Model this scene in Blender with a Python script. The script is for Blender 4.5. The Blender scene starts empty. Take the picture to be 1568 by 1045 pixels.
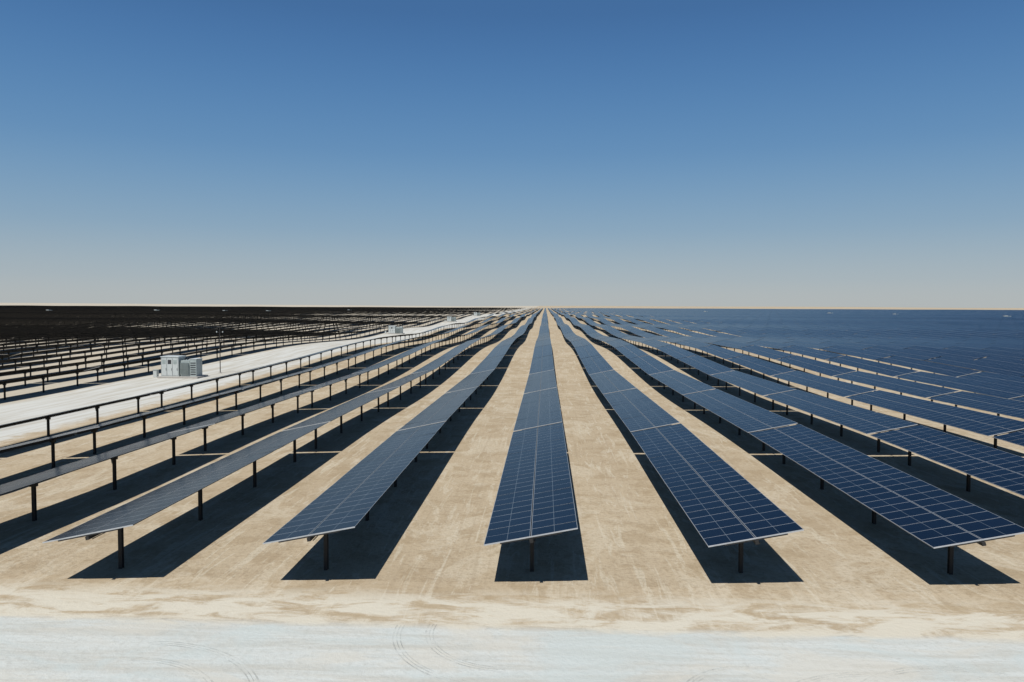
import bpy, math, random
import numpy as np
from mathutils import Matrix, Vector
rng=np.random.default_rng(7); random.seed(7)
scene=bpy.context.scene
scene.view_settings.view_transform='Standard'; scene.view_settings.look='None'; scene.view_settings.exposure=0

# ---------------------------------------------------------------- terrain
def ss(v,a,b):
    t=np.clip((v-a)/(b-a),0,1); return t*t*(3-2*t)
def terr(x,y):
    x=np.asarray(x,float); y=np.asarray(y,float); r=np.hypot(x,y)
    z=2.6*ss(y,260,760)+3.0*ss(y,700,2600)+(15+4*np.sin(x/900.)+2*np.sin(x/370.+1))*ss(r,2900,7500)
    A=0.62*ss(y,48,110)*(1-0.7*ss(y,500,1500))*(1-.5*ss(x,60,160))
    z=z+A*np.cos(2*np.pi*(y-195)/165+x/170.)
    z=z+0.28*ss(y,120,400)*np.sin(x/70.+y/90.)+0.22*ss(-x,40,120)*np.sin(y/60.+x/35.)*ss(y,40,90)
    z=z-0.95*ss(-x,12,55)*ss(y,32,50)*(1-ss(y,75,128))
    return z

# ---------------------------------------------------------------- node helpers
def new_mat(name):
    m=bpy.data.materials.new(name); m.use_nodes=True
    nt=m.node_tree; b=nt.nodes['Principled BSDF']
    return m,nt,b
def val(nt,op,a,b=None,c=None,clamp=False):
    n=nt.nodes.new('ShaderNodeMath'); n.operation=op; n.use_clamp=clamp
    for i,s in enumerate((a,b,c)):
        if s is None: continue
        if isinstance(s,(int,float)): n.inputs[i].default_value=s
        else: nt.links.new(s,n.inputs[i])
    return n.outputs[0]
def mix(nt,f,a,b,mode='MIX'):
    n=nt.nodes.new('ShaderNodeMix'); n.data_type='RGBA'; n.blend_type=mode
    for s,i in ((f,0),(a,6),(b,7)):
        if isinstance(s,(int,float)): n.inputs[i].default_value=s
        elif isinstance(s,tuple): n.inputs[i].default_value=s+(1,) if len(s)==3 else s
        else: nt.links.new(s,n.inputs[i])
    return n.outputs[2]
def mrange(nt,v,a,b,c=0.,d=1.,smooth=True):
    n=nt.nodes.new('ShaderNodeMapRange'); n.interpolation_type='SMOOTHSTEP' if smooth else 'LINEAR'
    nt.links.new(v,n.inputs[0])
    for i,s in zip((1,2,3,4),(a,b,c,d)): n.inputs[i].default_value=s
    return n.outputs[0]
def noise(nt,vec,scale,detail=4,rough=.55,sc=(1,1,1),dist=0.):
    mp=nt.nodes.new('ShaderNodeMapping'); mp.inputs['Scale'].default_value=sc
    nt.links.new(vec,mp.inputs[0])
    n=nt.nodes.new('ShaderNodeTexNoise'); n.inputs['Scale'].default_value=scale
    n.inputs['Detail'].default_value=detail; n.inputs['Roughness'].default_value=rough
    n.inputs['Distortion'].default_value=dist
    nt.links.new(mp.outputs[0],n.inputs[0]); return n.outputs[0]

def soil_nodes(nt):
    geo=nt.nodes.new('ShaderNodeNewGeometry'); P=geo.outputs['Position']
    sep=nt.nodes.new('ShaderNodeSeparateXYZ'); nt.links.new(P,sep.inputs[0])
    X,Y=sep.outputs[0],sep.outputs[1]
    big=noise(nt,P,.035,4)
    med=noise(nt,P,.5,7,.66)
    fin=noise(nt,P,4.,6,.75)
    streak=noise(nt,P,1.0,6,.68,(1.8,.17,1),.9)
    streak2=noise(nt,P,1.0,4,.6,(3.2,.05,1),.2)
    cross=noise(nt,P,1.0,7,.68,(.34,1.0,1),.6)
    patch=noise(nt,P,.25,7,.72,(1,.6,1),.9)
    sand=mix(nt,mrange(nt,big,.35,.65),(.375,.300,.205),(.425,.350,.248))
    sand=mix(nt,mrange(nt,med,.46,.62,0,.6),sand,(.300,.228,.142))
    sand=mix(nt,mrange(nt,patch,.50,.59,0,.7),sand,(.47,.405,.305))
    sand=mix(nt,mrange(nt,streak,.54,.62,0,.6),sand,(.50,.445,.345))
    sand=mix(nt,mrange(nt,streak2,.56,.66,0,.25),sand,(.29,.225,.15))
    sand=mix(nt,mrange(nt,fin,.46,.66,0,.5),sand,(.26,.20,.13))
    west=mrange(nt,X,-48.,-62.,0,.6)
    sand=mix(nt,west,sand,(.45,.42,.36))
    fr=mrange(nt,Y,31.8,29.4)
    fm=val(nt,'MULTIPLY',fr,mrange(nt,cross,.42,.56,.12,1.))
    sand=mix(nt,fm,sand,(.51,.47,.385))
    fm=val(nt,'MULTIPLY',mrange(nt,Y,32.5,30.5),mrange(nt,cross,.45,.36,.0,.6))
    sand=mix(nt,fm,sand,(.33,.255,.16))
    bump=val(nt,'ADD',med,val(nt,'MULTIPLY',fin,.5))
    return P,X,Y,sand,bump,cross,fin,med
def finish_soil(nt,b,col,bump,strength=.6):
    nt.links.new(col,b.inputs['Base Color']); b.inputs['Roughness'].default_value=.95
    b.inputs['Specular IOR Level'].default_value=.1
    bp=nt.nodes.new('ShaderNodeBump'); bp.inputs['Strength'].default_value=strength; bp.inputs['Distance'].default_value=.16
    nt.links.new(bump,bp.inputs['Height']); nt.links.new(bp.outputs[0],b.inputs['Normal'])

m_ground,nt,b=new_mat('desert_sand')
P,X,Y,sand,bump,cross,fin,med=soil_nodes(nt)
finish_soil(nt,b,sand,bump,.75)

m_road,nt,b=new_mat('white_gravel')
P,X,Y,sand,bump,cross,fin,med=soil_nodes(nt)
e=val(nt,'ADD',Y,val(nt,'MULTIPLY',val(nt,'SUBTRACT',cross,.5),1.8))
mask=mrange(nt,e,27.9,27.1)
st=noise(nt,P,1.,6,.65,(.14,1.8,1),.5)
white=mix(nt,mrange(nt,st,.38,.66),(.49,.505,.48),(.42,.415,.375))
white=mix(nt,mrange(nt,fin,.45,.70,0,.5),white,(.35,.345,.31))
lg=noise(nt,P,.24,5,.62,(.7,1.3,1),.8)
white=mix(nt,mrange(nt,lg,.48,.62,0,.6),white,(.435,.475,.46))
white=mix(nt,mrange(nt,lg,.48,.36,0,.6),white,(.49,.465,.405))
col=mix(nt,mask,sand,white)
finish_soil(nt,b,col,bump,.4)

m_sroad,nt,b=new_mat('pale_gravel')
P,X,Y,sand,bump,cross,fin,med=soil_nodes(nt)
st=noise(nt,P,1.,5,.6,(1.,.06,1),.3)
white=mix(nt,mrange(nt,st,.4,.65),(.49,.485,.45),(.40,.375,.32))
xx=val(nt,'ADD',X,val(nt,'MULTIPLY',val(nt,'SUBTRACT',med,.5),6.0))
mask=val(nt,'MULTIPLY',mrange(nt,xx,-72.5,-70.),mrange(nt,xx,-51.,-53.5))
col=mix(nt,mask,sand,white)
finish_soil(nt,b,col,bump,.2)

def simple(name,col,rough=.6,metal=0.,var=.15,scale=3.,spec=.5):
    m,nt,b=new_mat(name)
    tc=nt.nodes.new('ShaderNodeNewGeometry')
    n=noise(nt,tc.outputs['Position'],scale,4)
    c=mix(nt,mrange(nt,n,.3,.75),col,tuple(v*(1-var) for v in col))
    nt.links.new(c,b.inputs['Base Color'])
    b.inputs['Roughness'].default_value=rough; b.inputs['Metallic'].default_value=metal
    b.inputs['Specular IOR Level'].default_value=spec
    return m
m_alu=simple('aluminium_frame',(.42,.43,.44),.5,.0)
m_back=simple('backsheet_and_shaded_frame',(.006,.0065,.008),.7,spec=.15)  # underside backsheet; also painted on frame sides facing away from the sun as shade
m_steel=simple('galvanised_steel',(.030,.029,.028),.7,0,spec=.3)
m_white=simple('white_painted_steel',(.50,.53,.52),.5,0,.12,1.5)
m_grey=simple('grey_painted_steel',(.34,.39,.38),.5,0,.2,1.5)
m_dark=simple('dark_vent',(.03,.03,.035),.7)
m_conc=simple('concrete',(.38,.36,.33),.9)
m_red=simple('red_marker',(.35,.05,.03),.6)

m_glass,nt,b=new_mat('photovoltaic_glass')
uv=nt.nodes.new('ShaderNodeUVMap'); uv.uv_map='UVMap'
sep=nt.nodes.new('ShaderNodeSeparateXYZ'); nt.links.new(uv.outputs[0],sep.inputs[0])
u=val(nt,'FRACT',sep.outputs[0]); v=val(nt,'FRACT',sep.outputs[1])
def edge(w,x):
    d=val(nt,'MINIMUM',x,val(nt,'SUBTRACT',1.,x)); return val(nt,'LESS_THAN',d,w)
frame=val(nt,'MAXIMUM',edge(.010,u),edge(.016,v))
mid=val(nt,'LESS_THAN',val(nt,'ABSOLUTE',val(nt,'SUBTRACT',u,.5)),.006)
cu=val(nt,'FRACT',val(nt,'MULTIPLY',u,12.)); cv=val(nt,'FRACT',val(nt,'MULTIPLY',v,6.))
cell=val(nt,'MAXIMUM',edge(.02,cu),edge(.02,cv))
geo=nt.nodes.new('ShaderNodeNewGeometry')
rnd=geo.outputs['Random Per Island']
cellc=mix(nt,rnd,(.0011,.0028,.0085),(.0020,.0044,.0125))
c=mix(nt,val(nt,'MULTIPLY',cell,.15),cellc,(.02,.03,.05))
c=mix(nt,val(nt,'MULTIPLY',mid,.5),c,(.17,.20,.22))
c=mix(nt,frame,c,(.24,.26,.28))
nt.links.new(c,b.inputs['Base Color'])
b.inputs['Roughness'].default_value=.20
b.inputs['IOR'].default_value=1.27
MATS=[m_glass,m_alu,m_back,m_steel,m_grey,m_red]
G,A_,BK,ST,GR,RD=range(6)

# ---------------------------------------------------------------- mesh accumulation
FI=np.array([[0,2,3,1],[4,5,7,6],[0,4,6,2],[1,3,7,5],[0,1,5,4],[2,6,7,3]])
class Acc:
    def __init__(s): s.v=[];s.f=[];s.m=[];s.uv=[];s.n=0
    def boxes(s,c,mats,nu=1.,nv=1.):
        n=len(c)
        if n==0: return
        s.v.append(c.reshape(-1,3))
        f=(FI[None]+8*np.arange(n)[:,None,None]+s.n).reshape(-1,4); s.f.append(f)
        s.m.append(np.tile(np.array(mats),n))
        q=np.zeros((n,6,4,2)); q[:,1]=np.array([[0,0],[nu,0],[nu,nv],[0,nv]])
        q[:,[0,2,3,4,5]]=.3
        s.uv.append(q.reshape(-1,2)); s.n+=8*n
    def make(s,name,mats):
        V=np.concatenate(s.v);F=np.concatenate(s.f);M=np.concatenate(s.m);U=np.concatenate(s.uv)
        me=bpy.data.meshes.new(name)
        me.vertices.add(len(V)); me.vertices.foreach_set('co',V.astype(np.float32).ravel())
        me.loops.add(len(F)*4); me.loops.foreach_set('vertex_index',F.astype(np.int32).ravel())
        me.polygons.add(len(F)); me.polygons.foreach_set('loop_start',(np.arange(len(F))*4).astype(np.int32))
        me.polygons.foreach_set('loop_total',np.full(len(F),4,np.int32))
        me.polygons.foreach_set('material_index',M.astype(np.int32))
        me.polygons.foreach_set('use_smooth',np.zeros(len(F),bool))
        l=me.uv_layers.new(name='UVMap'); l.data.foreach_set('uv',U.astype(np.float32).ravel())
        for m in mats: me.materials.append(m)
        me.update(); me.validate()
        o=bpy.data.objects.new(name,me); scene.collection.objects.link(o); return o

H0=2.25; TH=math.radians(11.5); HALF=2.05; CG=.025
NM=28; MP=1.022; L=NM*MP; PER=29.15
def y0(x): return 31.3+.038*np.clip(x,-40,20)
def corners(X,za,zb,ya,yb,th,s0,s1,t0,t1,w0,w1):
    arrs=np.broadcast_arrays(*[np.asarray(a,float) for a in (X,za,zb,ya,yb,th,s0,s1,t0,t1,w0,w1)])
    X,za,zb,ya,yb,th,s0,s1,t0,t1,w0,w1=[a.ravel() for a in arrs]
    out=np.zeros((len(X),8,3)); ct,st=np.cos(th),np.sin(th)
    for i in range(8):
        s_=s1 if i&1 else s0; t_=t1 if i&2 else t0; w_=w1 if i&4 else w0
        z=za+(zb-za)*(t_-ya)/(yb-ya)
        out[:,i,0]=X+s_*ct-w_*st; out[:,i,1]=t_; out[:,i,2]=z+H0+s_*st+w_*ct
    return out
def rawbox(x0,x1,y0,y1,z0,z1):
    arrs=np.broadcast_arrays(*[np.asarray(a,float) for a in (x0,x1,y0,y1,z0,z1)])
    x0,x1,y0,y1,z0,z1=[a.ravel() for a in arrs]
    o=np.zeros((len(x0),8,3))
    for i in range(8):
        o[:,i,0]=x1 if i&1 else x0; o[:,i,1]=y1 if i&2 else y0; o[:,i,2]=z1 if i&4 else z0
    return o
SM=[ST]*6; FM=[BK,G,BK,BK,BK,BK]
def add_tables(acc,X,ya,lod,dth=0.,jit=.3):
    X=np.asarray(X,float); ya=np.asarray(ya,float)
    yb=ya+L
    za=terr(X,ya); zb=terr(X,ya+PER)
    th=TH+np.radians(dth)+np.radians(rng.normal(0,jit,len(X)))
    m=lod==0
    if m.any():
        k=np.arange(NM)
        a=[q[m][:,None] for q in (X,za,zb,ya,yb,th)]
        t0=ya[m][:,None]+k*MP+.003; t1=t0+MP-.006
        dw=rng.normal(0,.0012,t0.shape)
        dt=np.radians(rng.normal(0,.22,t0.shape))
        a[5]=a[5]+dt*.5
        for s0,s1 in ((-HALF,-CG),(CG,HALF)):
            acc.boxes(corners(*a,s0,s1,t0,t1,.09+dw,.13+dw),[BK,G,A_,BK,BK,BK])  # right-hand frame side takes backsheet black, shade put into its colour
        a1=[q[m] for q in (X,za,zb,ya,yb,th)]
        acc.boxes(corners(*a1,-HALF,HALF,ya[m]-.03,ya[m]+.001,.085,.135),[A_]*6)
        acc.boxes(corners(*a,-1.35,1.35,t0-.04,t0+.03,.03,.082),SM)
        a=a1
        acc.boxes(corners(*a,-.075,.075,ya[m]-.12,yb[m]+.12,-.125,.025),SM)
        acc.boxes(corners(*a,-.22,.22,ya[m]+2.2,ya[m]+2.5,-.28,-.13),SM)
        acc.boxes(corners(*a,-.30,-.22,ya[m]+18.2,ya[m]+18.6,-.55,-.15),[GR]*6)
        acc.boxes(corners(*a,.12,.15,ya[m],yb[m],-.16,-.13),SM)
    m=lod==1
    if m.any():
        a=[q[m] for q in (X,za,zb,ya,yb,th)]
        for s0,s1 in ((-HALF,-CG),(CG,HALF)):
            acc.boxes(corners(*a,s0,s1,ya[m],yb[m],.09,.13),[BK,G,A_,BK,BK,BK],1,NM)  # shaded right frame side painted dark, as on the near modules
        acc.boxes(corners(*a,-.075,.075,ya[m]-.12,yb[m]+.12,-.125,.025),SM)
    m=lod==2
    if m.any():
        a=[q[m] for q in (X,za,zb,ya,yb,th)]
        acc.boxes(corners(*a,-HALF,HALF,ya[m],yb[m],.09,.13),FM,2,NM)
    m=(lod<2)|(ya<650)
    if m.any():
        off=np.array([2.4,10.3,18.2,26.2])
        Xp=np.repeat(X[m],4); yp=(ya[m][:,None]+off).ravel()
        zt=(za[m][:,None]+(zb-za)[m][:,None]*off/PER).ravel()+H0
        zg=terr(Xp,yp)-.3
        acc.boxes(rawbox(Xp-.085,Xp+.085,yp-.095,yp-.080,zg,zt-.13),SM)
        acc.boxes(rawbox(Xp-.085,Xp+.085,yp+.080,yp+.095,zg,zt-.13),SM)
        acc.boxes(rawbox(Xp-.02,Xp+.02,yp-.0795,yp+.0795,zg,zt-.13),SM)
        acc.boxes(rawbox(Xp-.19,Xp+.19,yp-.12,yp+.12,zt-.30,zt+.03),SM)
PITCH=9.62; XC=-.55
YMAX=2750
def row_tables(Xr):
    ys=np.arange(float(y0(Xr)),YMAX,PER)
    ys=ys[np.abs(Xr)<ys*.82+95]
    return ys
def lod_for(Xr,ys):
    d=np.hypot(Xr,ys); return np.where((d<140),0,np.where(d<420,1,2))
for k in range(-5,8):
    Xr=XC+(9.52 if k<0 else PITCH)*k; ys=row_tables(Xr)
    acc=Acc(); add_tables(acc,np.full(len(ys),Xr),ys,lod_for(Xr,ys),1.5 if k>=4 else 0.)
    acc.make('solar_panel_row',MATS)
XL0=-74.5; PL=8.6; PR=8.8
def fill(name,xs,dth,jit):
    acc=Acc(); XX=[];YY=[];LL=[]
    for Xr in xs:
        ys=row_tables(Xr)
        XX.append(np.full(len(ys),Xr));YY.append(ys);LL.append(lod_for(Xr,ys))
    add_tables(acc,np.concatenate(XX),np.concatenate(YY),np.concatenate(LL),dth,jit); acc.make(name,MATS)
fill('solar_panel_field',XL0-PL*np.arange(0,280),3.2,.5)
XR0=XC+PITCH*8
fill('solar_panel_field',XR0+PR*np.arange(0,275),2.2,.55)

# ---------------------------------------------------------------- ground sheets
def axis_y():
    a=list(np.arange(-80,240,4.)); s=4.
    while a[-1]<40000: s*=1.03; a.append(a[-1]+s)
    return np.array(a)
def axis_x():
    a=[0.];s=5.
    while a[-1]<30000:
        if a[-1]>120: s*=1.05
        a.append(a[-1]+s)
    a=np.array(a); return np.concatenate([-a[:0:-1],a])
def sheet(name,xs,ys,mat,dz=0.):
    Xg,Yg=np.meshgrid(xs,ys); Z=terr(Xg,Yg)+dz
    V=np.stack([Xg,Yg,Z],-1).reshape(-1,3); nx=len(xs); ny=len(ys)
    i=np.arange(nx-1)[None]+nx*np.arange(ny-1)[:,None]
    F=np.stack([i,i+1,i+1+nx,i+nx],-1).reshape(-1,4)
    me=bpy.data.meshes.new(name); me.from_pydata(V.tolist(),[],F.tolist()); me.materials.append(mat)
    me.polygons.foreach_set('use_smooth',[True]*len(F)); me.update()
    o=bpy.data.objects.new(name,me); scene.collection.objects.link(o); return o
ax,ay=axis_x(),axis_y()
sheet('ground',ax,ay,m_ground)
sheet('gravel_road',ax[(ax>-900)&(ax<900)],ay[(ay>=-4)&(ay<=32.5)],m_road,.004)
xs=ax[(ax>=-76)&(ax<=-50)]
sheet('service_road',xs,ay[(ay>=32)&(ay<2600)],m_sroad,.02)

m_track,nt,b=new_mat('tyre_track')
geo=nt.nodes.new('ShaderNodeNewGeometry')
n=noise(nt,geo.outputs['Position'],.8,6,.7)
b.inputs['Base Color'].default_value=(.35,.355,.33,1); b.inputs['Roughness'].default_value=.95
nt.links.new(mrange(nt,n,.40,.68,0,.38),b.inputs['Alpha'])
V=[];F=[]
def arc(cx,cy,r,a0,a1,w,n=60,z=.008):
    b0=len(V)
    for i in range(n+1):
        a=math.radians(a0+(a1-a0)*i/n)
        for rr in (r-w/2,r+w/2):
            V.append((cx+rr*math.cos(a),cy+rr*math.sin(a)*.95,z))
    for i in range(n): F.append((b0+2*i,b0+2*i+1,b0+2*i+3,b0+2*i+2))
z=.008
for cx,cy,r,a0,a1 in ((-14,20.5,5.5,0,95),(-14,20.5,4.2,5,95),(-1.2,27.2,3.2,170,275),(-1.2,27.2,4.4,175,260),(7.0,22.3,2.8,90,175),(11,20,5,95,160),(13.5,21,4.5,60,150)):
    for dr,ww in ((0,.06),(-.14,.04),(-.27,.05)):
        arc(cx,cy,r+dr,a0,a1,ww,z=z); z+=.0015
me=bpy.data.meshes.new('tyre_tracks'); me.from_pydata(V,[],F); me.materials.append(m_track)
o=bpy.data.objects.new('tyre_tracks',me); scene.collection.objects.link(o)

# ---------------------------------------------------------------- inverter stations
SMATS=[m_white,m_grey,m_dark,m_conc,m_steel]
def part(parent,name,boxes):
    acc=Acc()
    for (x0,x1,y0_,y1,z0,z1,mi) in boxes:
        acc.boxes(rawbox(x0,x1,y0_,y1,z0,z1),[mi]*6)
    o=acc.make(name,SMATS); o.parent=parent; return o
def station(x,y,s=1.):
    e=bpy.data.objects.new('inverter_station',None); scene.collection.objects.link(e)
    e.location=(x,y,float(terr(x,y))); e.scale=(s,s,s)
    part(e,'concrete_plinth',[(-3.5,3.4,-1.8,2.2,-.5,.3,3)])
    part(e,'container',[(-3.1,-.1,-1.25,1.25,.3,3.55,0),(-3.18,-.02,-1.33,1.33,3.55,3.68,0)])
    d=[]
    for i in range(3):
        x0=-3.0+i*.95
        d+= [(x0,x0+.88,-1.29,-1.252,.45,3.4,0),(x0+.15,x0+.73,-1.31,-1.292,2.4,3.1,2 if i==1 else 1),(x0+.76,x0+.80,-1.34,-1.295,1.3,1.7,2),(x0-.045,x0-.02,-1.27,-1.251,.45,3.4,2)]
    for i in range(8): d.append((-.098,-.06,-1.1+i*.28,-1.1+i*.28+.10,.45,3.4,1))
    part(e,'doors',d)
    t=[(.2,1.7,-1.0,1.0,.3,3.0,1),(1.8,2.9,-1.1,1.1,.3,3.2,1),(1.75,2.95,-1.15,1.15,3.2,3.28,0)]
    for i in range(8): t.append((.25+i*.18,.31+i*.18,-1.3,-1.002,.6,2.6,1))
    for i in range(8): t.append((.25+i*.18,.31+i*.18,1.002,1.3,.6,2.6,1))
    for i in range(3): t.append((.4+i*.45,.5+i*.45,-.1,.1,3.0,3.4,2))
    for i in range(6): t.append((1.9,2.8,-1.13,-1.102,.6+i*.38,.75+i*.38,2))
    part(e,'transformer',t)
    part(e,'cabinet',[(-4.9,-4.3,-.5,.2,0,1.25,0),(-4.95,-4.25,-.55,.25,1.25,1.32,1)])
    return e
station(-64.2,128,1.04); station(-65.5,322); station(-65.5,515); station(-65.5,708)
for x,y in ((-560,800),(-490,900),(-430,960),(-380,1000),(420,700),(395,860),(360,960),(-300,1100),(250,1200)):
    xr=XL0-PL*round((XL0-x)/PL)+PL/2 if x<0 else XR0+PR*round((x-XR0)/PR)+PR/2
    station(xr,y)
e=bpy.data.objects.new('weather_mast',None); scene.collection.objects.link(e); e.location=(-61.,136,float(terr(-61.,136)))
part(e,'pole',[(-.06,.06,-.06,.06,0,8.5,4),(-.25,.25,-.25,.25,-.1,.12,3)])
part(e,'instruments',[(-.6,.6,-.03,.03,7.6,7.66,4),(-.65,-.5,-.08,.08,7.66,7.9,0),(.5,.65,-.08,.08,7.66,7.9,0)])

# ---------------------------------------------------------------- light
sd=Vector((-.2,-.51,1.)).normalized()
el=math.asin(sd.z); az=math.atan2(sd.x,sd.y)
w=bpy.data.worlds.new('World'); scene.world=w; w.use_nodes=True; nt=w.node_tree
bg=nt.nodes['Background']; sky=nt.nodes.new('ShaderNodeTexSky'); sky.sky_type='NISHITA'
sky.sun_disc=False; sky.sun_elevation=el; sky.sun_rotation=az
sky.air_density=1.; sky.dust_density=.6; sky.ozone_density=2.
STR=.085
tc=nt.nodes.new('ShaderNodeTexCoord'); sp=nt.nodes.new('ShaderNodeSeparateXYZ'); nt.links.new(tc.outputs['Generated'],sp.inputs[0])
ramp=nt.nodes.new('ShaderNodeValToRGB'); ramp.color_ramp.interpolation='B_SPLINE'
stops=[(0.0,(.45,.48,.485)),(.035,(.395,.455,.495)),(.10,(.245,.380,.505)),(.20,(.115,.275,.50)),(.36,(.040,.142,.37)),(1.,(.034,.058,.105))]
cr=ramp.color_ramp
while len(cr.elements)<len(stops): cr.elements.new(.5)
for e_,(p,c_) in zip(cr.elements,stops): e_.position=p; e_.color=c_+(1,)
nt.links.new(sp.outputs[2],ramp.inputs[0])
sc=nt.nodes.new('ShaderNodeVectorMath'); sc.operation='SCALE'; sc.inputs[3].default_value=1/STR
nt.links.new(ramp.outputs[0],sc.inputs[0])
mx=nt.nodes.new('ShaderNodeMix'); mx.data_type='RGBA'; mx.inputs[0].default_value=.90
nt.links.new(sky.outputs[0],mx.inputs[6]); nt.links.new(sc.outputs[0],mx.inputs[7])
nt.links.new(mx.outputs[2],bg.inputs[0]); bg.inputs[1].default_value=STR
sl=bpy.data.lights.new('sun','SUN'); sl.energy=5.; sl.angle=math.radians(.5); sl.color=(1,.975,.92)
so=bpy.data.objects.new('sun',sl); scene.collection.objects.link(so)
so.rotation_euler=sd.to_track_quat('Z','Y').to_euler()

# ---------------------------------------------------------------- camera
cd=bpy.data.cameras.new('camera'); cd.lens=26; cd.sensor_width=36; cd.clip_end=60000; cd.clip_start=.1
co=bpy.data.objects.new('camera',cd); scene.collection.objects.link(co)
co.matrix_world=Matrix.Translation((0,0,12.2))@Matrix.Rotation(math.radians(2.58),4,'Z')@Matrix.Rotation(math.radians(90-2.65),4,'X')@Matrix.Rotation(math.radians(.25),4,'Z')
scene.camera=co
